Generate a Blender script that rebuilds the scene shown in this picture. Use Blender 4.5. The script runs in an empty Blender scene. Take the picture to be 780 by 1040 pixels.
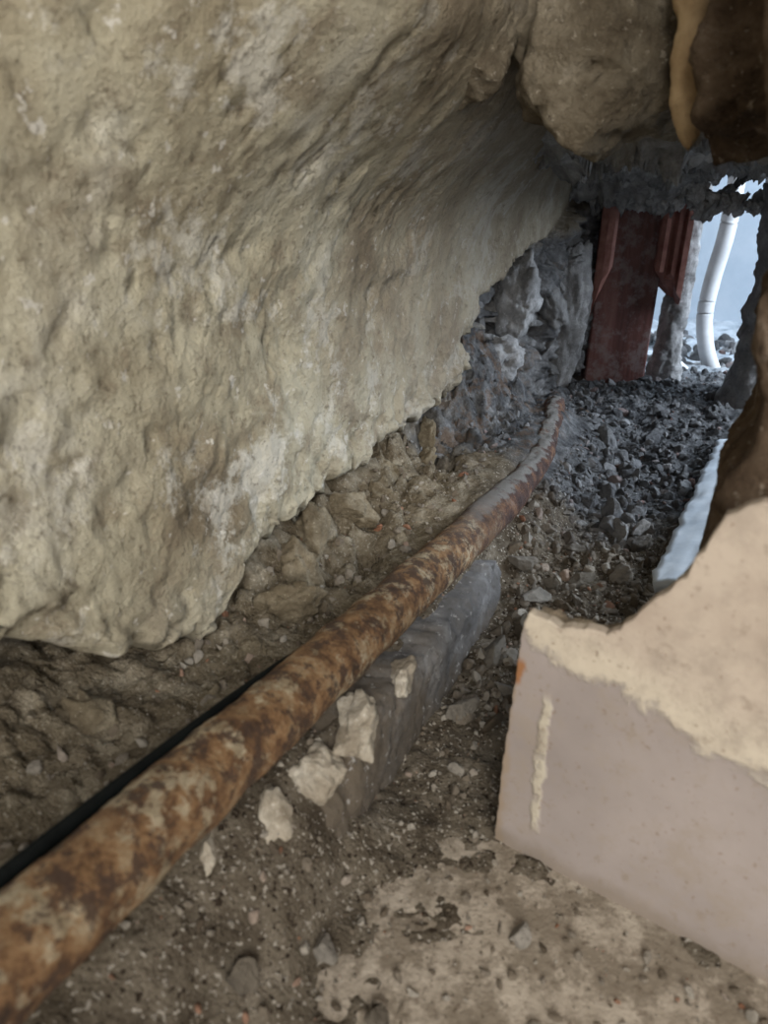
import bpy, math, random
import numpy as np
from mathutils import Vector, noise, Euler, Matrix
random.seed(4)
# World axes: X = across the hole, Y = along the tunnel through the wall, Z = up (metres)

def sm(a,b,x):
    t=(x-a)/(b-a); t=0 if t<0 else (1 if t>1 else t)
    return t*t*(3-2*t)
def lerp_tab(tab,x):
    if x<=tab[0][0]: return tab[0][1]
    for (a,va),(b,vb) in zip(tab,tab[1:]):
        if x<=b: return va+(vb-va)*(x-a)/(b-a)
    return tab[-1][1]
def fbm(x,y,z,k,o=4,H=0.9):
    return noise.fractal(Vector((x*k,y*k,z*k)),H,2.1,o)
def chunk(x,y,z,k,slant=1.0):
    # broken-rock look: every voronoi cell is its own tilted facet
    q=Vector((x*k,y*k,z*k)); q=q+Vector((fbm(x,y,z,k*2,2),fbm(y,z,x,k*2,2),0))*.12
    d,p=noise.voronoi(q); a=p[0]; h=math.sin(a.x*12.9+a.y*78.2+a.z*37.7)
    dr=Vector((math.sin(a.x*31+a.y*17),math.sin(a.y*41+a.z*13),math.sin(a.z*29+a.x*23)))
    return .5*h+slant*(q-a).dot(dr)-.6*(1-sm(0,.12,d[1]-d[0]))

# ---------------- materials ----------------
class NT:
    def __init__(s,name):
        s.m=bpy.data.materials.new(name); s.m.use_nodes=True
        s.t=s.m.node_tree; s.t.nodes.clear()
        s.out=s.n('ShaderNodeOutputMaterial'); s.b=s.n('ShaderNodeBsdfPrincipled')
        s.t.links.new(s.b.outputs[0],s.out.inputs[0])
        s.tc=s.n('ShaderNodeTexCoord'); s.P=s.tc.outputs['Object']
    def n(s,k): return s.t.nodes.new(k)
    def L(s,a,b): s.t.links.new(a,b)
    def noise(s,sc,det=6,rough=.6,dist=0,stretch=None,off=0):
        v=s.P
        if stretch or off:
            m=s.n('ShaderNodeMapping'); s.L(v,m.inputs[0])
            if stretch: m.inputs['Scale'].default_value=stretch
            m.inputs['Location'].default_value=(off,off*.7,off*.3); v=m.outputs[0]
        x=s.n('ShaderNodeTexNoise'); s.L(v,x.inputs['Vector'])
        x.inputs['Scale'].default_value=sc; x.inputs['Detail'].default_value=det
        x.inputs['Roughness'].default_value=rough; x.inputs['Distortion'].default_value=dist
        return x.outputs['Fac']
    def ramp(s,f,stops):
        r=s.n('ShaderNodeValToRGB'); s.L(f,r.inputs[0]); e=r.color_ramp.elements
        while len(e)<len(stops): e.new(.5)
        for i,(p,c) in enumerate(stops):
            e[i].position=p; e[i].color=(*c,1) if len(c)==3 else c
        return r.outputs[0]
    def rng(s,f,a,b,c=0,d=1):
        r=s.n('ShaderNodeMapRange'); s.L(f,r.inputs[0]); r.interpolation_type='SMOOTHSTEP'
        for i,v in enumerate((a,b,c,d)): r.inputs[i+1].default_value=v
        return r.outputs[0]
    def math(s,op,a,b):
        r=s.n('ShaderNodeMath'); r.operation=op
        for i,v in enumerate((a,b)):
            if isinstance(v,(int,float)): r.inputs[i].default_value=v
            else: s.L(v,r.inputs[i])
        return r.outputs[0]
    def mix(s,f,a,b,mode='MIX'):
        r=s.n('ShaderNodeMix'); r.data_type='RGBA'; r.blend_type=mode
        for i,v in ((0,f),(6,a),(7,b)):
            if isinstance(v,(int,float)): r.inputs[i].default_value=v
            elif isinstance(v,tuple): r.inputs[i].default_value=(*v,1)
            else: s.L(v,r.inputs[i])
        return r.outputs[2]
    def axis(s,i):
        x=s.n('ShaderNodeSeparateXYZ'); s.L(s.P,x.inputs[0]); return x.outputs[i]
    def nz(s):
        g=s.n('ShaderNodeNewGeometry'); x=s.n('ShaderNodeSeparateXYZ'); s.L(g.outputs['Normal'],x.inputs[0]); return x.outputs[2]
    def island(s):
        g=s.n('ShaderNodeNewGeometry'); return g.outputs['Random Per Island']
    def bump(s,h,strength=.5,dist=.002):
        b=s.n('ShaderNodeBump'); s.L(h,b.inputs['Height']); b.inputs['Strength'].default_value=strength
        b.inputs['Distance'].default_value=dist
        s.L(b.outputs[0],s.b.inputs['Normal'])
    def col(s,c,rough=.9,spec=.2):
        if isinstance(c,tuple): s.b.inputs['Base Color'].default_value=(*c,1)
        else: s.L(c,s.b.inputs['Base Color'])
        s.b.inputs['Roughness'].default_value=rough
        s.b.inputs['Specular IOR Level'].default_value=spec
        return s.m

def grey_mask(M,a,b,zoff=False):
    y=M.axis(1); nn=M.math('MULTIPLY',M.math('SUBTRACT',M.noise(14,5),.5),.25)
    v=M.math('ADD',y,nn)
    if zoff: v=M.math('SUBTRACT',v,M.rng(M.axis(2),.19,.29,0,.30))
    return M.rng(v,a,b)

def m_plaster():
    M=NT('old_plaster')
    c=M.ramp(M.noise(7,10,.62),[(.32,(.22,.175,.115)),(.41,(.40,.34,.235)),(.50,(.57,.515,.375)),(.58,(.66,.61,.465)),(.68,(.84,.81,.71))])
    c=M.mix(M.rng(M.noise(26,9,.7,0,None,7),.49,.64,0,.65),c,(.26,.205,.14))
    c=M.mix(M.rng(M.noise(15,10,.75,0,None,17),.52,.59,0,.7),c,(.82,.785,.69))
    c=M.mix(M.rng(M.noise(16,8,.7,0,(1,1,.35),27),.53,.66,0,.55),c,(.27,.22,.155))
    pits=M.noise(130,8,.78)
    c=M.mix(M.rng(pits,.53,.66,0,.7),c,(.16,.125,.085))
    sp=M.noise(95,5,.65,0,None,5)
    c=M.mix(M.rng(sp,.61,.66,0,.75),c,(.88,.84,.76))
    y=M.axis(1); z=M.axis(2)
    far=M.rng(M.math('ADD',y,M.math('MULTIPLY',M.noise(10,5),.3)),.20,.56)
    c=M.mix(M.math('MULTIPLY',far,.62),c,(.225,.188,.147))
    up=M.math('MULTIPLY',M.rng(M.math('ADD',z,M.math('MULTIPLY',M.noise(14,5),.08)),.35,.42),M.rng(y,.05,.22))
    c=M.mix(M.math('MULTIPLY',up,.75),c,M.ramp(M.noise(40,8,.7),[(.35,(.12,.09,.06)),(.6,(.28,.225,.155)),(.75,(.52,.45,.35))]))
    low=M.rng(M.math('ADD',z,M.math('MULTIPLY',M.noise(25,4),.06)),.10,.16,1,0)
    c=M.mix(M.math('MULTIPLY',low,.4),c,(.60,.55,.43))
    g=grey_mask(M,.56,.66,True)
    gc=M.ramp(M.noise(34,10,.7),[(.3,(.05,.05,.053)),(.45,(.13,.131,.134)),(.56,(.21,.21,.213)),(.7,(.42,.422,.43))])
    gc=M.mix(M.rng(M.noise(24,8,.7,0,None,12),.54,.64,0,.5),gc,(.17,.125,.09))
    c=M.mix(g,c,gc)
    h=M.math('ADD',M.noise(60,11,.72),M.math('MULTIPLY',M.noise(260,5,.6),.35))
    M.bump(h,1.0,.009)
    return M.col(c,.92,.15)
def m_dirt():
    M=NT('sandy_dirt')
    c=M.ramp(M.noise(40,10,.72),[(.3,(.055,.042,.03)),(.47,(.125,.102,.075)),(.6,(.205,.173,.132)),(.75,(.38,.33,.265))])
    sp=M.noise(420,2,.5)
    c=M.mix(M.rng(sp,.61,.67),c,(.46,.42,.36)); c=M.mix(M.rng(M.noise(300,2,.5,0,None,3),.6,.68),c,(.045,.033,.024))
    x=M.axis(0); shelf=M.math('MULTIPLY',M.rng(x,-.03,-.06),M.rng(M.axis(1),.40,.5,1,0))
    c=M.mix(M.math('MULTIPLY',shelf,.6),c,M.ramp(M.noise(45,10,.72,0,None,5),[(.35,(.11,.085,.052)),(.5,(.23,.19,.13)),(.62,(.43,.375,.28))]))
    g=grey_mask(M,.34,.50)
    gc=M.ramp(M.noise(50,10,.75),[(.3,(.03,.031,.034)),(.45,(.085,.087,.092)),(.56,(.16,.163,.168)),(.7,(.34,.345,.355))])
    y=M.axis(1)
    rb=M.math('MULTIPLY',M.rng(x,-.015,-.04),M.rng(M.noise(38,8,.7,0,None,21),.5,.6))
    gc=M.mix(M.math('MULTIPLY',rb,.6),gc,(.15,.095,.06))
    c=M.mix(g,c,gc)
    out=M.rng(M.axis(1),1.0,1.25); c=M.mix(out,c,M.ramp(M.noise(25,6),[(.3,(.3,.35,.4)),(.7,(.7,.75,.8))]))
    h=M.math('ADD',M.noise(150,8,.7),M.math('MULTIPLY',M.noise(500,3,.6),.5))
    M.bump(h,1.0,.006)
    return M.col(c,.97,.05)
def m_rubble(name,cols,far=None,sc=60):
    M=NT(name)
    c=M.ramp(M.island(),cols)
    c=M.mix(.55,c,M.ramp(M.noise(sc,8,.7),[(.3,(.12,.11,.10)),(.7,(1,.98,.94))]),'MULTIPLY')
    if far:
        gc=M.ramp(M.island(),far)
        gc=M.mix(.5,gc,M.ramp(M.noise(50,10,.75),[(.3,(.03,.031,.034)),(.45,(.085,.087,.092)),(.56,(.16,.163,.168)),(.7,(.34,.345,.355))]))
        c=M.mix(grey_mask(M,.32,.46),c,gc)
    M.bump(M.noise(220,8,.7),1,.004)
    return M.col(c,.95,.1)
def m_stone(name,stops,sc=18,bd=.004,bs=.8,dirt=None):
    M=NT(name)
    c=M.ramp(M.noise(sc,10,.7,.2),stops)
    c=M.mix(M.rng(M.noise(sc*5,7,.75),.52,.66,0,.6),c,stops[0][1])
    c=M.mix(M.rng(M.noise(sc*8,5,.65,0,None,6),.60,.67,0,.6),c,stops[-1][1])
    if dirt:
        c=M.mix(M.math('MULTIPLY',M.rng(M.noise(42,9,.72,0,None,13),.44,.6),dirt),c,(.15,.118,.08))
    M.bump(M.math('ADD',M.noise(sc*3,11,.72),M.math('MULTIPLY',M.noise(sc*14,5,.6),.3)),bs,bd)
    return M.col(c,.93,.12)
def m_slab():
    M=NT('grey_concrete')
    c=M.ramp(M.noise(30,10,.7,.2),[(.3,(.105,.10,.096)),(.5,(.165,.159,.156)),(.66,(.29,.285,.283))])
    c=M.mix(M.rng(M.noise(18,8,.7,0,(1,.5,1),4),.5,.62,0,.5),c,(.30,.293,.296))
    y=M.axis(1); z=M.axis(2); nn=M.noise(34,9,.72,0,None,8)
    d=M.rng(M.math('ADD',y,M.math('MULTIPLY',nn,-.22)),-.09,.05,1,0)
    c=M.mix(M.math('MULTIPLY',d,.85),c,(.155,.122,.086))
    f=M.rng(M.math('SUBTRACT',z,M.math('MULTIPLY',nn,.05)),-.020,.006,1,0)
    c=M.mix(M.math('MULTIPLY',f,.85),c,(.12,.10,.08))
    c=M.mix(M.rng(M.noise(140,6,.7),.55,.66,0,.6),c,(.09,.08,.07))
    c=M.mix(M.rng(M.noise(160,4,.6,0,None,2),.62,.67,0,.6),c,(.5,.49,.47))
    M.bump(M.noise(110,11,.75),1,.005); return M.col(c,.93,.12)
def m_rust():
    M=NT('rusted_iron')
    c=M.ramp(M.noise(60,10,.75),[(.36,(.05,.028,.017)),(.45,(.15,.078,.036)),(.52,(.29,.16,.072)),(.60,(.38,.26,.145)),(.70,(.50,.42,.29))])
    crust=M.noise(50,11,.78,0,None,9)
    c=M.mix(M.rng(crust,.515,.565,0,.85),c,M.ramp(M.noise(120,5),[(.35,(.33,.255,.15)),(.65,(.58,.495,.35))]))
    c=M.mix(M.rng(M.noise(65,11,.8,0,None,2),.51,.555,0,.88),c,(.07,.04,.027))
    y=M.axis(1)
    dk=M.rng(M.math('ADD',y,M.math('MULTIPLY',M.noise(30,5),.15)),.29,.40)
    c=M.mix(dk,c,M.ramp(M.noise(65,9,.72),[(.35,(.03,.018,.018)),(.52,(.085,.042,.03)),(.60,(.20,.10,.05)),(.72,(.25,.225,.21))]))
    dust=M.math('MULTIPLY',M.rng(M.math('ADD',M.nz(),M.math('MULTIPLY',M.noise(70,7,.7),1.2)),1.32,1.55),M.rng(y,.2,.35))
    c=M.mix(dust,c,(.23,.22,.205))
    M.bump(M.math('ADD',M.noise(110,10,.75),M.math('MULTIPLY',crust,1.5)),1,.004)
    m=M.col(c,.7,.35); return m
def m_tile():
    M=NT('glazed_wall_tile')
    c=M.ramp(M.noise(14,7,.6),[(.3,(.265,.228,.212)),(.7,(.345,.298,.278))])
    z=M.axis(2); x=M.axis(0)
    nn=M.math('MULTIPLY',M.math('SUBTRACT',M.noise(24,9,.7,.4),.5),.07)
    v=M.math('ADD',M.math('ADD',z,M.math('MULTIPLY',M.math('SUBTRACT',x,.07),.18)),nn)
    up=M.rng(v,.120,.128)
    upc=M.ramp(M.noise(25,8,.68),[(.35,(.35,.28,.222)),(.6,(.46,.385,.31))])
    c=M.mix(M.math('MULTIPLY',up,.9),c,upc)
    band=M.math('MULTIPLY',M.rng(v,.117,.125),M.rng(v,.128,.15,1,0))
    c=M.mix(M.math('MULTIPLY',band,.6),c,(.55,.49,.385))
    dx=M.math('ABSOLUTE',M.math('ADD',M.math('SUBTRACT',x,.0835),M.math('MULTIPLY',M.math('SUBTRACT',M.noise(70,5),.5),.010)),0)
    drip=M.math('MULTIPLY',M.rng(dx,.0012,.0034,1,0),M.math('MULTIPLY',M.rng(z,.016,.022),M.rng(z,.090,.1,1,0)))
    drip=M.math('MULTIPLY',drip,M.rng(M.noise(120,5),.35,.5,.4,1))
    c=M.mix(M.math('MULTIPLY',drip,.75),c,(.53,.48,.37))
    dirt=M.math('MULTIPLY',M.rng(M.noise(45,10,.75),.46,.66),.6)
    c=M.mix(dirt,c,(.29,.24,.195))
    c=M.mix(M.rng(M.noise(130,7,.7,0,None,4),.58,.66,0,.5),c,(.24,.19,.145))
    edge=M.rng(M.math('ADD',x,M.math('MULTIPLY',M.noise(80,5),.012)),.0715,.0755,1,0)
    c=M.mix(M.math('MULTIPLY',edge,.7),c,(.27,.20,.135))
    chip=M.math('MULTIPLY',M.rng(M.math('ADD',x,M.math('MULTIPLY',M.noise(60,5),.01)),.075,.0775,1,0),M.math('MULTIPLY',M.rng(z,.095,.1),M.rng(z,.108,.113,1,0)))
    c=M.mix(chip,c,(.27,.13,.06))
    foot=M.rng(M.math('ADD',z,M.math('MULTIPLY',M.noise(60,6),.02)),.012,.024,1,0)
    c=M.mix(M.math('MULTIPLY',foot,.6),c,(.20,.16,.12))
    c=M.mix(M.rng(M.noise(300,2),.66,.71,0,.6),c,(.2,.14,.1))
    M.bump(M.math('ADD',drip,M.math('ADD',band,M.math('MULTIPLY',M.noise(90,6),.5))),.5,.0015)
    M.L(M.rng(up,0,1,.36,.75),M.b.inputs['Roughness'])
    m=M.col(c,.45,.4); return m
def m_floor():
    M=NT('cream_floor_tile')
    c=M.ramp(M.noise(30,8,.72),[(.3,(.25,.21,.162)),(.5,(.35,.302,.245)),(.7,(.45,.395,.325))])
    c=M.mix(M.rng(M.noise(34,10,.78,0,None,4),.44,.56,0,.85),c,(.165,.135,.10))
    c=M.mix(M.rng(M.noise(200,5,.7,0,None,6),.55,.64,0,.6),c,(.12,.09,.065))
    M.bump(M.noise(200,5),.5,.003)
    return M.col(c,.7,.25)
def m_wood():
    M=NT('red_brown_varnished_wood')
    g=M.noise(60,8,.65,.6,(1,1,.12))
    c=M.ramp(g,[(.3,(.06,.022,.02)),(.5,(.135,.053,.045)),(.7,(.22,.105,.09))])
    c=M.mix(M.rng(M.noise(40,9,.75,0,None,8),.47,.62,0,.65),c,(.25,.205,.20))
    M.bump(g,.3,.002)
    return M.col(c,.5,.4)
def simple(name,a,b,sc=20,rough=.7,bs=.3,bd=.002,spec=.3):
    M=NT(name); c=M.ramp(M.noise(sc,7,.65),[(.35,a),(.65,b)]); M.bump(M.noise(sc*5,6),bs,bd)
    return M.col(c,rough,spec)

MP=m_plaster(); MD=m_dirt()
warm=[(0,(.14,.11,.08)),(.3,(.24,.20,.155)),(.6,(.34,.30,.25)),(.9,(.50,.46,.40)),(.99,(.36,.18,.11))]
cold=[(0,(.04,.041,.044)),(.4,(.105,.107,.112)),(.7,(.20,.203,.21)),(.92,(.40,.405,.415)),(.985,(.28,.14,.11))]
MR=m_rubble('rubble',warm,cold)
MRB=m_rubble('rubble_stone',[(0,(.16,.135,.105)),(.5,(.26,.235,.20)),(1,(.40,.37,.33))],[(0,(.07,.072,.077)),(.6,(.19,.193,.20)),(1,(.38,.385,.395))])
MG=m_rubble('grey_broken_masonry',[(0,(.10,.10,.102)),(.5,(.23,.23,.232)),(1,(.42,.42,.425))])
MB=m_stone('brown_masonry',[(.32,(.09,.069,.047)),(.45,(.18,.147,.103)),(.57,(.26,.22,.16)),(.74,(.48,.425,.34))],26,.007,1)
MB2=m_stone('dark_brown_masonry',[(.32,(.045,.03,.02)),(.45,(.11,.075,.05)),(.57,(.18,.13,.09)),(.74,(.42,.35,.28))],30,.007,1)
MW=m_stone('pale_stone',[(.3,(.24,.20,.15)),(.5,(.38,.34,.275)),(.75,(.56,.52,.45))],30,.003,.8,.6)
MSC=m_stone('sandy_mortar_chunk',[(.3,(.10,.077,.048)),(.5,(.22,.18,.122)),(.72,(.44,.385,.285))],40,.006,1)
MC=m_slab()
MU=m_rust(); MT=m_tile(); MF=m_floor(); MO=m_wood()

# ---------------- mesh helpers ----------------
def obj(name,verts,faces,mat,smooth=True,parent=None):
    me=bpy.data.meshes.new(name); me.from_pydata([tuple(v) for v in verts],[],faces); me.update()
    me.materials.append(mat)
    me.polygons.foreach_set('use_smooth',[smooth]*len(me.polygons))
    o=bpy.data.objects.new(name,me); bpy.context.collection.objects.link(o)
    if parent: o.parent=parent
    return o
def grid(name,nu,nv,fn,mat,flip=False):
    V=[fn(i/(nu-1),j/(nv-1),i,j) for j in range(nv) for i in range(nu)]
    F=[]
    for j in range(nv-1):
        for i in range(nu-1):
            a=j*nu+i; q=(a,a+1,a+nu+1,a+nu)
            F.append(q[::-1] if flip else q)
    return obj(name,V,F,mat)
import bmesh
def ico(sub):
    bm=bmesh.new(); bmesh.ops.create_icosphere(bm,subdivisions=sub,radius=1)
    v=np.array([list(x.co) for x in bm.verts]); f=[[x.index for x in p.verts] for p in bm.faces]; bm.free(); return v,f
ICO={k:ico(k) for k in (2,3,4,5)}
def rock_shape(sub,seed,cuts=9,rough=.1,lo=.55,hi=.9,fk=1.6):
    rs=np.random.RandomState(seed); v,f=ICO[sub]; v=v.copy()
    for _ in range(cuts):
        n=rs.normal(size=3); n/=np.linalg.norm(n); d=rs.uniform(lo,hi)
        e=v@n-d; e=np.clip(e,0,None); v-=e[:,None]*n*.95
    out=[]
    for p in v:
        k=fbm(p[0]+seed*3.1,p[1],p[2],fk,5)
        out.append(p*(1+rough*k))
    return np.array(out),f
def rotm(rs): 
    return np.array(Euler(tuple(rs.uniform(0,6.28,3))).to_matrix())
TEMPL=[rock_shape(2,i,8,.12,.3,.8) for i in range(14)]; TEMPL3=[rock_shape(3,50+i,9,.18,.35,.8) for i in range(14)]
TEMPL4=[rock_shape(4,150+i,9,.32,.35,.8,2.4) for i in range(14)]
def rocks(name,items,mat,seed=0,tmpl=None,smooth=False):
    rs=np.random.RandomState(seed); V=[];F=[];o=0
    for (c,r) in items:
        v,f=(tmpl or TEMPL)[rs.randint(14)]
        r=np.array(r if hasattr(r,'__len__') else [r*rs.uniform(.9,1.6),r*rs.uniform(.8,1.2),r*rs.uniform(.5,.9)])
        w=(v*r)@rotm(rs).T+np.array(c)
        V.extend(w.tolist()); F.extend([[i+o for i in q] for q in f]); o+=len(v)
    return obj(name,V,F,mat,smooth)
def stone(name,c,r,rot,mat,seed,rough=.1,cuts=10,lo=.6,hi=.95,fine=.0018,ck=0):
    v,f=rock_shape(5,seed,cuts,rough,lo,hi)
    R=np.array(Euler(rot).to_matrix())
    w=(v*np.array(r))@R.T
    for i,p in enumerate(w):
        q=p+np.array(c); k=fbm(*q,60,4)*fine
        if ck: k+=ck*chunk(*q,38)
        w[i]=q+ (p/np.linalg.norm(p))*k
    return obj(name,w.tolist(),f,mat)

# ---------------- left wall ----------------
ZE=[(-.6,.17),(-.3,.15),(-.067,.127),(-.018,.10),(.03,.066),(.080,.063),(.092,.084),(.14,.095),(.2,.100),(.325,.110),(.5,.119),(.6,.08),(.68,.0),(1.05,-.01)]
SE=[(0,.52),(.12,.50),(.17,.51),(.20,.54),(.225,.64),(.25,.76),(.275,.88),(.32,.95),(.34,1.2)]
def wall_face(s,z):
    f=-.12
    s2=s+.035*fbm(s,z,1,25,5)
    e=lerp_tab(SE,z)
    rec=sm(0,.02,s2-e)
    far=-.165 + .055*sm(.72,.86,s) + .035*sm(.9,.98,s)
    f=f*(1-rec)+far*rec
    f+=fbm(s,z,7,6,3)*.0040+fbm(s,z,2,20,4)*.0011+fbm(s,z,5,70,4)*.0014
    pit=fbm(s,z,15,45,3); f-=.0024*sm(.25,.45,pit)
    if rec>0: f+=rec*(.020*chunk(s,z,3,20)+.009*chunk(s,z,8,50)+.004*fbm(s,z,4,80,4))
    near=sm(.06,.01,z-lerp_tab(ZE,s))
    f-=.005*sm(.1,.5,fbm(s,z,11,16,3))*sm(.35,.15,z)*sm(.05,.2,s)
    if near>0 and rec<1: f+=near*(1-rec)*(.006*fbm(s,z,6,35,4)+.004*chunk(s,z,4,28))
    # shallow spalls in the old render coat
    f-=.0024*sm(.0,.06,fbm(s,z,31,14,5)-.15)*(1-rec)
    # the wall leans in to meet the lintel
    f+=(.16*max(0,z-.235)+.085*sm(.27,.40,z+.004*fbm(s,z,9,12,3)))*sm(-.10,.18,s)*(1-.75*sm(.32,.9,s))
    return f
NS=560
def lw(u,v,i,j):
    s=-.6+1.62*u
    ze=lerp_tab(ZE,s)+(.009*fbm(s,0,0,28,5)+.006*chunk(s,0,0,30) if s<.6 else 0)
    if j<6:
        f=wall_face(s,ze+.02); t=j/6
        return (f-.08+(.08-.014)*t, s, ze+.004*(1-t)+.003*fbm(s,t,0,40,3))
    if j<18:
        a=(j-6)/11*math.pi/2; r=.012
        z=ze+r*(1-math.cos(a)); f=wall_face(s,z)
        return (f-r*(1-math.sin(a)),s,z)
    k=j-18; zz=[ .0033*k if k<120 else .396+.02*(k-120)][0]
    z=ze+.012+zz
    return (wall_face(s,z),s,z)
grid('wall_left',NS,170,lw,MP)

# ---------------- dirt terrain ----------------
def H(n,s):
    fl=-.001+.020*sm(.08,.45,s)+.004*sm(.0,.1,s)+.010*sm(.55,.85,s)
    fl+= .006*fbm(n,s,0,14,4)*sm(-.05,.3,s)+.0035*fbm(n,s,3,45,4)+.0013*fbm(n,s,5,160,3)
    fl+= .008*sm(.35,.7,s)*fbm(n,s,9,35,4)
    fl+= .03*sm(.035,-.02,n)*sm(.25,.34,s)*sm(.78,.6,s)
    b=.052
    b+=.05*sm(-.10,-.17,n)*sm(.02,.15,s)+.055*sm(-.06,-.14,n)*sm(.40,.55,s)
    b+=.022*sm(-.012,-.038,n)*sm(.22,.33,s)
    b+=.03*sm(-.10,-.2,n)*sm(.1,-.1,s)
    b+=.004*fbm(n,s,1,30,4)+.0018*fbm(n,s,2,90,4)
    if n<-.06: b+=sm(-.06,-.09,n)*(.009*chunk(n,s,0,30)*sm(.06,.12,s)+.0035*chunk(n,s,2,70)+.006*chunk(n,s,4,40)*sm(.38,.48,s))
    b-=.014*sm(.12,.3,fbm(n,s,6,20,3))*sm(-.07,-.1,n)*sm(.1,.2,s)
    w=.012+.085*sm(.06,-.12,s)+.05*sm(.25,.34,s)
    c=-.012+.012*sm(.06,-.1,s)+.006*fbm(n,s,12,18,3)*sm(.03,-.05,s)
    k=sm(c+w*.45,c-w*.55,n)
    k*=1-sm(.60,.72,s)
    h=fl*(1-k)+b*k
    # dirt banked against the near end of the ledge
    h+=.016*sm(.03,.0,n)*sm(-.03,.0,n)*sm(.07,.0,s)*sm(-.08,-.02,s)
    tw=.008*sm(.14,-.06,s)
    if tw>0.0005:
        d=abs(n+.0535)
        h-=.035*sm(tw,tw*.4,d)
    h-=.0024*sm(.045,.09,n)*sm(.05,-.0,s)
    return h
def tr(u,v,i,j):
    n=-.24+.5*u; s=-.5+1.65*v
    return (n,s,H(n,s))
grid('dirt_ground',240,700,tr,MD)
obj('floor',[(-.3,-1.6,0),(1.5,-1.6,0),(1.5,.06,0),(-.3,.06,0),(-.3,-1.6,-.02),(1.5,-1.6,-.02),(1.5,.06,-.02),(-.3,.06,-.02)],
    [(0,1,2,3),(4,7,6,5),(0,4,5,1),(1,5,6,2),(2,6,7,3),(3,7,4,0)],MF,False)

# ---------------- concrete ledge face under the pipe ----------------
def cl(u,v,i,j):
    s=-.004+.29*u; top=lerp_tab([(0,.040),(.03,.050),(.06,.056),(.2,.05),(.30,.047)],s)+.003*fbm(s,1,1,40,4)
    top-=.014*sm(.25,.29,s)
    left=.016*fbm(0,v*.06,3,60,4)
    s=s+left*(1-u)+.008*fbm(0,v*.06,8,60,4)*u
    if j<30:
        z=-.01+(top+.01)*j/29; n=.001+.0025*fbm(s,z,0,20,3)+.0014*fbm(s,z,0,90,4)-(.004*sm(24,29,j))
        n-=.003*sm(.2,.45,fbm(s,z,5,30,3))+.010*sm(.04,-.01,s)*sm(.02,.05,z)+.010*sm(.24,.29,s)
    else:
        z=top; n=.001-.05*(j-29)/6-.004-.010*sm(.24,.29,s)
    if i in(0,219): n-=.02
    return (n+.0,s,z)
grid('concrete_ledge',220,36,cl,MC)

# ---------------- pipe ----------------
PP=[(-.029,-.6,.118),(-.029,-.35,.106),(-.029,-.13,.094),(-.029,.06,.0775),(-.029,.25,.062),(-.026,.38,.059),(-.028,.48,.062),(-.042,.57,.067),(-.056,.65,.068),(-.075,.72,.045)]
def crom(P,t):
    n=len(P)-1; x=t*n; i=min(int(x),n-1); f=x-i
    p=[Vector(P[max(0,min(n,i+k))]) for k in (-1,0,1,2)]
    return .5*((2*p[1])+(p[2]-p[0])*f+(2*p[0]-5*p[1]+4*p[2]-p[3])*f*f+(3*p[1]-p[0]-3*p[2]+p[3])*f**3)
def tube(name,P,rad,nu,nv,mat,rough=0,parent=None,ribs=None):
    V=[];F=[]
    for i in range(nu):
        t=i/(nu-1); c=crom(P,t); d=(crom(P,min(1,t+.002))-crom(P,max(0,t-.002))).normalized()
        a=d.cross(Vector((0,0,1)));
        if a.length<.05: a=Vector((1,0,0))
        a.normalize(); b=a.cross(d)
        for k in range(nv):
            th=2*math.pi*k/nv; q=a*math.cos(th)+b*math.sin(th); p=c+q*rad
            r=rad+(rough*(fbm(p.x,p.y,p.z,45,5)+.5*max(0,fbm(p.x,p.y,p.z,22,3))) if rough else 0)
            if rough: r-=sm(.30,.5,p.y)*(.0035+.004*abs(fbm(p.x,p.y,p.z,30,4)))
            if ribs: r+=ribs(p)
            V.append(c+q*r)
    for i in range(nu-1):
        for k in range(nv):
            a=i*nv+k; b=i*nv+(k+1)%nv; F.append((a,b,b+nv,a+nv))
    F.append(tuple(range(nv))[::-1]); F.append(tuple((nu-1)*nv+k for k in range(nv)))
    return obj(name,V,F,mat,True,parent)
tube('rusty_pipe',PP,.0160,520,56,MU,.0013)
tube('black_cable',[(-.056,-.6,.121),(-.0525,-.3,.110),(-.0515,-.127,.098),(-.0495,.0,.085),(-.047,.07,.073),(-.046,.12,.058),(-.046,.16,.04)],.0032,160,14,simple('black_rubber',(.002,.003,.003),(.006,.008,.008),60,.75,.3,.002,.15))

# ---------------- lintel / wall with the hole ----------------
def lint(u,v,i,j):
    n=-.18+.40*u
    zb=.352+.010*fbm(n,0,2,14,3)
    if v<.5:
        t=v/.5; s=1.02-.76*t
        z=zb+.010*fbm(n,s,4,18,4)-.01+.07*sm(.01,-.06,n)*sm(.55,.4,s)
        z+=.014*chunk(n,s,1,20)*sm(.35,.5,s)+.003*fbm(n,s,4,70,3)
        z-=.05*sm(.82,.95,s)*sm(.07,.0,n)*(1+.35*fbm(n,s,7,30,4))
        z+=.02*sm(.9,1,t)
        return (n,s,z)
    t=(v-.5)/.5; z=zb+.07*sm(.01,-.06,n)+.75*t**1.3
    s=.26-.012*math.sin(min(1,t*5)*math.pi/2)+.010*fbm(n,z,8,14,4)+.003*fbm(n,z,8,60,4)+.006*chunk(n,z,5,22)
    s-=.10*sm(.1,.16,n)
    return (n,s,z)
def m_lint():
    M=NT('masonry_above_hole')
    a=M.ramp(M.noise(26,10,.7),[(.32,(.09,.069,.047)),(.45,(.18,.147,.103)),(.57,(.26,.22,.16)),(.74,(.48,.425,.34))])
    g=M.ramp(M.noise(34,10,.72),[(.3,(.12,.12,.118)),(.5,(.32,.317,.31)),(.7,(.58,.575,.56))])
    c=M.mix(grey_mask(M,.38,.5),a,g)
    M.bump(M.noise(80,11,.72),1,.007); return M.col(c,.95,.1)
grid('wall_back',170,380,lint,m_lint(),True)
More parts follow.
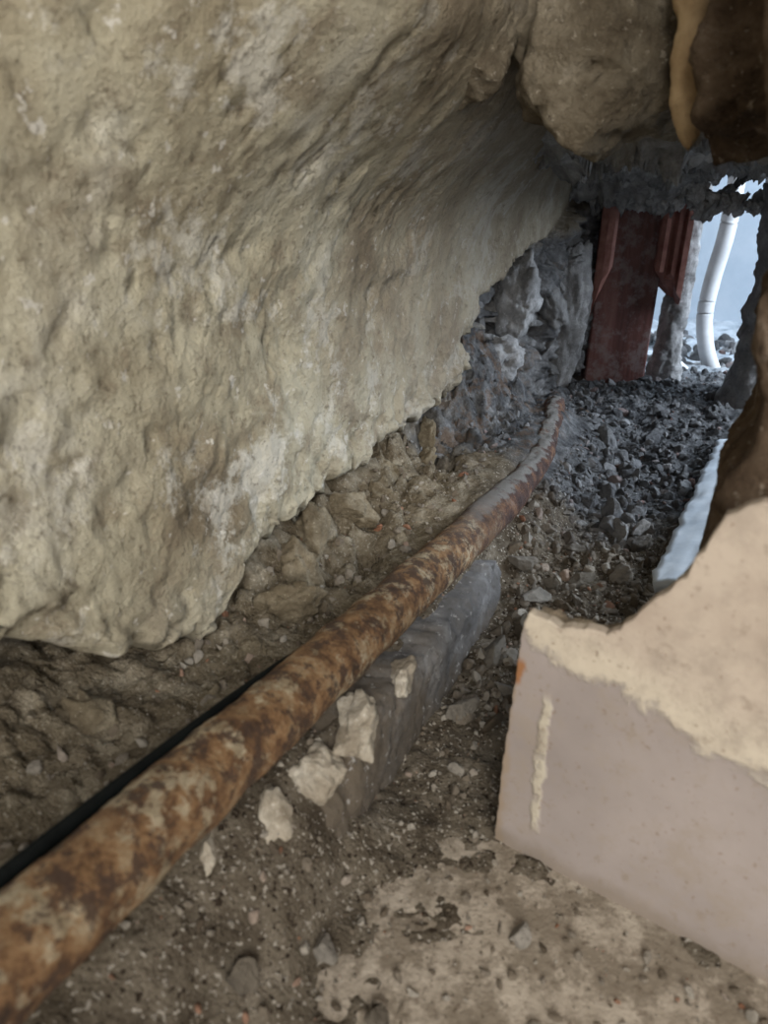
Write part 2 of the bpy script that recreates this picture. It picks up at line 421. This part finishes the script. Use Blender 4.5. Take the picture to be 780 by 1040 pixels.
RE=[(-.01,.15),(.12,.138),(.15,.133),(.17,.135),(.20,.138),(.215,.145),(.232,.146),(.25,.138),(.265,.136),(.28,.147),(.30,.149),(.315,.133),(.34,.125),(.4,.12),(1.1,.12)]
def rw(u,v,i,j):
    z=-.01+1.09*(v**1.4)
    e=lerp_tab(RE,z)+.0035*fbm(z,0,3,40,4)
    if u<.5:
        t=u/.5; s=.28-.20*t
        n=e+.006*fbm(s,z,6,20,4)*(1-t)+.012*sm(.16,.28,s)+.004*abs(chunk(s,z,2,30))
        return (n,s,z)
    t=(u-.5)/.5; n=e+1.2*t**1.8
    s=.075-.018*math.sin(min(1,t*6)*math.pi/2)+.006*fbm(n,z,2,22,4)+.004*chunk(n,z,3,40)
    return (n,s,max(z,-.01))
grid('wall_right',300,260,rw,MB2,True)

# ---------------- lintel stones ----------------
stone('lintel_stone',(.038,.245,.374),(.054,.045,.058),(0,.05,.1),MB,3,.16,12,.6,.95,.003,.0028)
stone('lintel_stone',(.135,.19,.362),(.040,.04,.062),(0,.1,0),MB2,8,.16,11,.6,.95,.003,.0028)
stone('lintel_stone',(-.040,.235,.385),(.034,.03,.036),(0,.3,0),MB,21,.16,11,.6,.95,.003,.0022)
MFO=simple('tan_foam',(.22,.14,.07),(.38,.275,.155),40,.8,.6,.003)
def foam(u,v,i,j):
    z=.322+.11*v; w=.0055+.003*sm(0,.25,v)+.002*fbm(z,1,1,60,4)
    th=u*2*math.pi; cx=.0945-.012*v
    w*= (math.sin(min(1,v*9)*math.pi/2)**.5 if v>0 else 0)+.02
    return (cx+w*math.cos(th)+.001*fbm(th,z*60,0,1,3),.203+w*.8*math.sin(th),z)
grid('plaster_drip',24,50,foam,MFO)

# ---------------- tiled skirting piece of the near wall ----------------
out=[(.064,-.002),(.0645,.03),(.0662,.07),(.0685,.11),(.0695,.128),(.0715,.135),(.078,.1352),(.086,.133),(.097,.1365),(.105,.1365),(.110,.141),(.117,.152),(.125,.163),(.131,.173),(.136,.187),(.1407,.198),(.146,.203),(.152,.206),(.17,.209),(.2,.212),(.24,.23),(.27,.26),(.30,.30),(.33,.38),(.36,.42),(.9,.42),(.9,-.002)]
def tile_s(n): return .046-.185*(n-.064)
bm=bmesh.new()
dense=[]
for a,b in zip(out,out[1:]+out[:1]):
    L=math.dist(a,b); k=max(1,min(24,int(L/.0015)))
    for q in range(k):
        t=q/k; x=a[0]+(b[0]-a[0])*t; z=a[1]+(b[1]-a[1])*t
        if x<.34 and z>.0: z+=.0014*fbm(x,z,0,120,4)*(1 if z>.125 else .4); x+=.0008*fbm(x,z,4,160,4)
        dense.append((x,z))
fr=[bm.verts.new((x,tile_s(x),z)) for x,z in dense]
f=bm.faces.new(fr); 
ext=bmesh.ops.extrude_face_region(bm,geom=[f]); 
bmesh.ops.translate(bm,verts=[e for e in ext['geom'] if isinstance(e,bmesh.types.BMVert)],vec=(0.0005,.006,0))
bmesh.ops.recalc_face_normals(bm,faces=bm.faces)
me=bpy.data.meshes.new('wall_tile'); bm.to_mesh(me); bm.free(); me.materials.append(MT)
o=bpy.data.objects.new('wall_tile',me); bpy.context.collection.objects.link(o)
bv=o.modifiers.new('b','BEVEL'); bv.width=.0005; bv.segments=1; bv.limit_method='ANGLE'; bv.angle_limit=1.0
def mb(u,v,i,j):
    n=.0725+.12*u; top=lerp_tab([(x,z) for x,z in out[5:20]],n)-.004
    s0=tile_s(n)+.0065
    if v<.5: return (n+.002*fbm(n,v,0,60,3),s0+.018*(v/.5)+.002*fbm(n,v,9,60,3),top-.002-.008*v+.004*fbm(n,v,1,80,4))
    t=(v-.5)/.5; return (n,s0+.018+.003*fbm(n,t,2,60,3),(top-.006)*(1-t)-.004*t)
grid('mortar_bed',80,30,mb,simple('mortar',(.24,.19,.135),(.42,.355,.265),60,.9,.8,.004))

MBL=simple('painted_board',(.46,.52,.58),(.64,.69,.74),40,.55,.2,.001)
def bd(u,v,i,j):
    s=.29+.40*u; n=.106+.026*u+.05*v; z=.030+.014*v+.001*fbm(s,v,0,30,3)
    n+=.004*fbm(s,v*.1,2,50,4)*(1-v)
    return (n,s,z)
grid('plaster_board',60,12,bd,MBL)
o=bpy.data.objects['plaster_board']; so=o.modifiers.new('s','SOLIDIFY'); so.thickness=.008; so.offset=-1

# ---------------- wooden door frame ----------------
fr_=bpy.data.objects.new('door_frame',None); bpy.context.collection.objects.link(fr_)
A=math.atan2(.042,.103)
def fpt(a,d,z,tilt=.035):
    x=-.080+a*math.cos(A)-d*math.sin(A)+tilt*z*0.6; y=.955+a*math.sin(A)+d*math.cos(A)
    return (x,y,z)
def prism(name,pts,z0,z1,mat,parent,seg=30,jag=0,nsub=1):
    V=[];F=[];k=len(pts)
    for j in range(seg+1):
        for a,d in pts:
            zb=z0+(jag*fbm(a*60,d*20,0,1,2)+jag*.8*(a-pts[0][0])/.03 if jag else 0)
            z=zb+(z1-zb)*j/seg
            V.append(fpt(a,d+.0008*fbm(a,d,z,50,2),z))
    for j in range(seg):
        for q in range(k):
            a=j*k+q; b=j*k+(q+1)%k; F.append((a,b,b+k,a+k))
    F.append(tuple(range(k))[::-1]); F.append(tuple(seg*k+q for q in range(k)))
    return obj(name,V,F,mat,False,parent)
prism('jamb_board',[(0,0),(.002,-.002),(.090,-.002),(.092,0),(.092,.03),(0,.03)],-.0,.5,MO,fr_)
MO2=simple('red_moulding_paint',(.24,.10,.08),(.42,.21,.175),50,.55,.3)
prism('stop_strip',[(-.006,-.002),(-.006,-.010),(.003,-.015),(.012,-.015),(.018,-.010),(.018,-.002)],.175,.5,MO2,fr_,20,.05)
mold=[(.080,.0),(.080,-.012),(.085,-.018),(.091,-.018),(.095,-.010),(.098,-.010),(.101,-.020),(.106,-.021),(.108,-.012),(.111,-.012),(.113,-.022),(.121,-.022),(.124,-.008),(.124,.02),(.080,.02)]
prism('moulding',mold,.20,.5,MO2,fr_,30,-.04)
MGC=m_stone('grey_rough_plaster',[(.3,(.15,.15,.152)),(.5,(.29,.29,.292)),(.72,(.50,.50,.505))],30,.004,.9)
def stub(u,v,i,j):
    th=u*2*math.pi; z=-.01+.46*v; rx=.020+.004*fbm(z,0,1,25,4)+.012*sm(.1,0,z)
    cx=.030+.012*v; cy=1.03
    x=cx+rx*math.cos(th); y=cy+.02*math.sin(th); k=.003*chunk(x,y,z,30)+.003*fbm(x,y,z,60,3)
    return (x+k*math.cos(th),y+k*math.sin(th),z)
grid('plaster_reveal',60,120,stub,MGC)
def pier(u,v,i,j):
    th=u*2*math.pi; z=-.01+.40*v; rx=.030+.006*fbm(z,0,5,18,4)+.02*sm(.09,0,z)-.006*sm(.1,.2,z)*sm(.3,.2,z)
    cx=.160; cy=.93
    x=cx+rx*math.cos(th); y=cy+.05*math.sin(th); k=.003*chunk(x,y,z,26)+.004*fbm(x,y,z,40,4)
    return (x+k*math.cos(th),y+k*math.sin(th),z)
grid('masonry_pier',70,120,pier,MGC)
stone('grey_stone',(-.108,.90,.13),(.034,.03,.12),(.0,.06,.3),MGC,44,.16,12,.6,.95,.003,.004)
stone('grey_stone',(-.150,.76,.17),(.034,.05,.07),(.1,.06,.3),MGC,45,.16,12,.55,.9,.003,.004)
stone('grey_stone',(-.135,.66,.12),(.035,.035,.03),(.1,.3,.3),MGC,46,.16,12,.55,.9,.003,.004)
# crumbled concrete left hanging across the far mouth
MGL=m_stone('brightened_broken_concrete',[(.3,(.22,.218,.212)),(.5,(.46,.457,.45)),(.72,(.70,.695,.69))],34,.004,.9)  # colour lightened to stand in for light the ceiling keeps off this rubble
rs=np.random.RandomState(77); ls=[]
LP=[(-.12,.310),(-.04,.308),(.02,.302),(.07,.294),(.11,.290),(.16,.294)]
for n in np.arange(-.12,.17,.0042):
    for q in range(2):
        ls.append(((n+rs.uniform(-.004,.004),.945+rs.uniform(-.018,.018),lerp_tab(LP,n)+rs.uniform(-.010,.012)),.004+.013*rs.rand()**1.6))
for n in np.arange(-.11,.05,.012): ls.append(((n,.93,.322+rs.uniform(-.006,.006)),rs.uniform(.014,.022)))
rocks('crumbled_concrete_lintel',ls,MGL,12,TEMPL4,True)

# ---------------- hose, outside ----------------
MH=simple('white_plastic_hose',(.62,.64,.66),(.78,.8,.82),30,.4,.1)
tube('flexible_conduit',[(.088,1.19,.50),(.086,1.18,.34),(.084,1.18,.25),(.074,1.18,.17),(.072,1.18,.11),(.086,1.18,.05),(.112,1.19,.0),(.14,1.2,-.03)],.0135,220,24,MH)
tube('white_cable',[(.03,1.07,.05),(.045,1.10,.045),(.06,1.12,.03),(.09,1.14,.015),(.12,1.16,.0)],.006,60,14,MH)
MX=simple('blue_white_render',(.40,.47,.54),(.50,.56,.62),8,.8,.2)
obj('wall_exterior',[(-1.2,1.9,-.05),(1.6,1.9,-.05),(1.6,1.9,1.0),(-1.2,1.9,1.0),(-1.2,2.0,-.05),(1.6,2.0,-.05),(1.6,2.0,1.0),(-1.2,2.0,1.0)],
 [(0,1,2,3),(5,4,7,6),(3,2,6,7),(0,3,7,4),(1,5,6,2),(0,4,5,1)],MX,False)
def og(u,v,i,j):
    n=-1.0+2.4*u; s=.3+1.65*v
    lo=.03*sm(1.12,1.08,s)*sm(.26,.23,n)
    return (n,s,.004+.02*fbm(n,s,0,8,4)*sm(1.0,1.3,s)+.006*fbm(n,s,0,40,4)-lo)
grid('outdoor_ground',180,160,og,MD)

# ---------------- rubble ----------------
rs=np.random.RandomState(11); it=[]
for _ in range(7500):
    s=rs.uniform(.12,1.1); n=rs.uniform(-.09 if s>.66 else (.004 if s<.3 else -.01),.135)
    r=.0006+.0065*rs.rand()**7+.0013*rs.rand()
    it.append(((n,s,H(n,s)+r*.1),r))
for _ in range(3000):
    s=rs.uniform(-.2,.2); n=rs.uniform(-.04,.2); r=.0005+.003*rs.rand()**6
    if s>tile_s(n)-.004 and n>.06: continue
    it.append(((n,s,max(0,H(n,s))+r*.2),r))
for _ in range(1600):
    s=rs.uniform(-.1,.6); n=rs.uniform(-.13,-.055); r=.0005+.0045*rs.rand()**6
    it.append(((n,s,H(n,s)+r*.1),r))
for _ in range(400):
    s=rs.uniform(1.0,1.6); n=rs.uniform(-.1,.4); r=rs.uniform(.004,.02)
    it.append(((n,s,.012),r))
rocks('rubble_pile',it,MR,2)
big=[((.019,.123,.010),.011),((.017,.19,.010),.016),((.035,.16,.006),.009),((.04,.24,.010),.013),((.02,.27,.014),.014),((.05,.31,.014),.013),((.006,.295,.030),.013),((.0,.33,.036),.012),
     ((.03,.08,.004),.007),((.055,.12,.003),.008),((.03,.36,.016),.014),((.0,.67,.03),.018),((.03,.62,.024),.012),
     ((.04,.82,.024),.012),((-.03,.75,.026),.018),((.11,.93,.03),.015),((.05,-.06,.001),.007),((.02,-.05,.010),.008),((.09,.0,.000),.006),((.0,-.08,.020),.008)]
for _ in range(150):
    s=rs.uniform(.22,1.0); n=rs.uniform(-.08 if s>.66 else .01,.108); r=.0035+.011*rs.rand()**2
    big.append(((n,s,H(n,s)+r*.1),r))
rocks('rubble_stones',big,MRB,5,TEMPL3,False)
ch=[]
for (s,n,z,r) in [(.115,-.098,.058,.018),(.15,-.115,.064,.022),(.19,-.125,.068,.018),(.24,-.125,.074,.022),(.285,-.118,.072,.016),(.33,-.13,.078,.022),(.37,-.115,.070,.014),(.42,-.13,.080,.018),(.17,-.078,.046,.008),(.31,-.085,.058,.009),(.07,-.10,.046,.012),(-.02,-.13,.050,.015),(.02,-.09,.048,.009)]:
    ch.append(((n,s,z),r))
rocks('crumbled_mortar',ch,MSC,15,TEMPL4,True)
gm=[]
for _ in range(110):
    t=rs.rand()
    if t<.65:
        z=rs.uniform(.06,.27); s=rs.uniform(.54,.97)
        if s<lerp_tab(SE,z)+.05: continue
        n=wall_face(s,z)-.004
    else:
        s=rs.uniform(.6,.9); n=rs.uniform(-.1,.15); z=.345+rs.uniform(-.008,.02)
    r=rs.uniform(.010,.024)
    gm.append(((n,s,z),r))
rocks('broken_masonry',gm,MG,9,TEMPL4,True)

# individual stones by the pipe
stone('pale_stone',(-.019,-.030,.031),(.0120,.0120,.027),(-.62,-.10,.2),MW,31,.10,9,.7,.95)
stone('pale_stone',(-.016,.004,.046),(.017,.014,.010),(.2,.3,.2),MW,33,.25,14,.5,.9)
stone('pale_stone',(-.008,.038,.053),(.013,.026,.011),(.1,.2,.3),MW,35,.25,14,.5,.9)
stone('pale_stone',(-.006,.085,.055),(.009,.016,.009),(.1,.2,.5),MW,37,.25,14,.5,.9)
stone('pale_stone',(-.032,-.055,.048),(.006,.012,.007),(.1,.2,.5),MW,39,.2,14,.5,.9)

# ---------------- camera ----------------
cam=bpy.data.cameras.new('camera'); co=bpy.data.objects.new('camera',cam); bpy.context.collection.objects.link(co)
co.location=(.1345,-.232,.30); co.rotation_euler=(math.radians(67),0,math.radians(25.5))
cam.sensor_fit='VERTICAL'; cam.sensor_height=36; cam.sensor_width=27; cam.lens=26; cam.clip_start=.01
cam.dof.use_dof=True; cam.dof.focus_distance=.72; cam.dof.aperture_fstop=11
bpy.context.scene.camera=co

# ---------------- light ----------------
def area(name,loc,target,size,power,color):
    l=bpy.data.lights.new(name,'AREA'); l.size=size; l.energy=power; l.color=color
    o=bpy.data.objects.new(name,l); bpy.context.collection.objects.link(o); o.location=loc
    o.rotation_euler=(Vector(target)-Vector(loc)).to_track_quat('-Z','Y').to_euler()
area('room_window_light',(.75,-1.3,.85),(0,.10,.25),.9,37,(1,.965,.90))
area('daylight_outside',(.45,1.5,1.1),(.05,1.2,0),.8,19,(.68,.83,1))
area('daylight_side',(1.1,.95,.65),(.0,.6,.05),.6,27,(.78,.88,1))
w=bpy.data.worlds.new('world'); bpy.context.scene.world=w; w.use_nodes=True
w.node_tree.nodes['Background'].inputs[0].default_value=(.96,.97,1,1); w.node_tree.nodes['Background'].inputs[1].default_value=.36
bpy.context.scene.view_settings.view_transform='Standard'
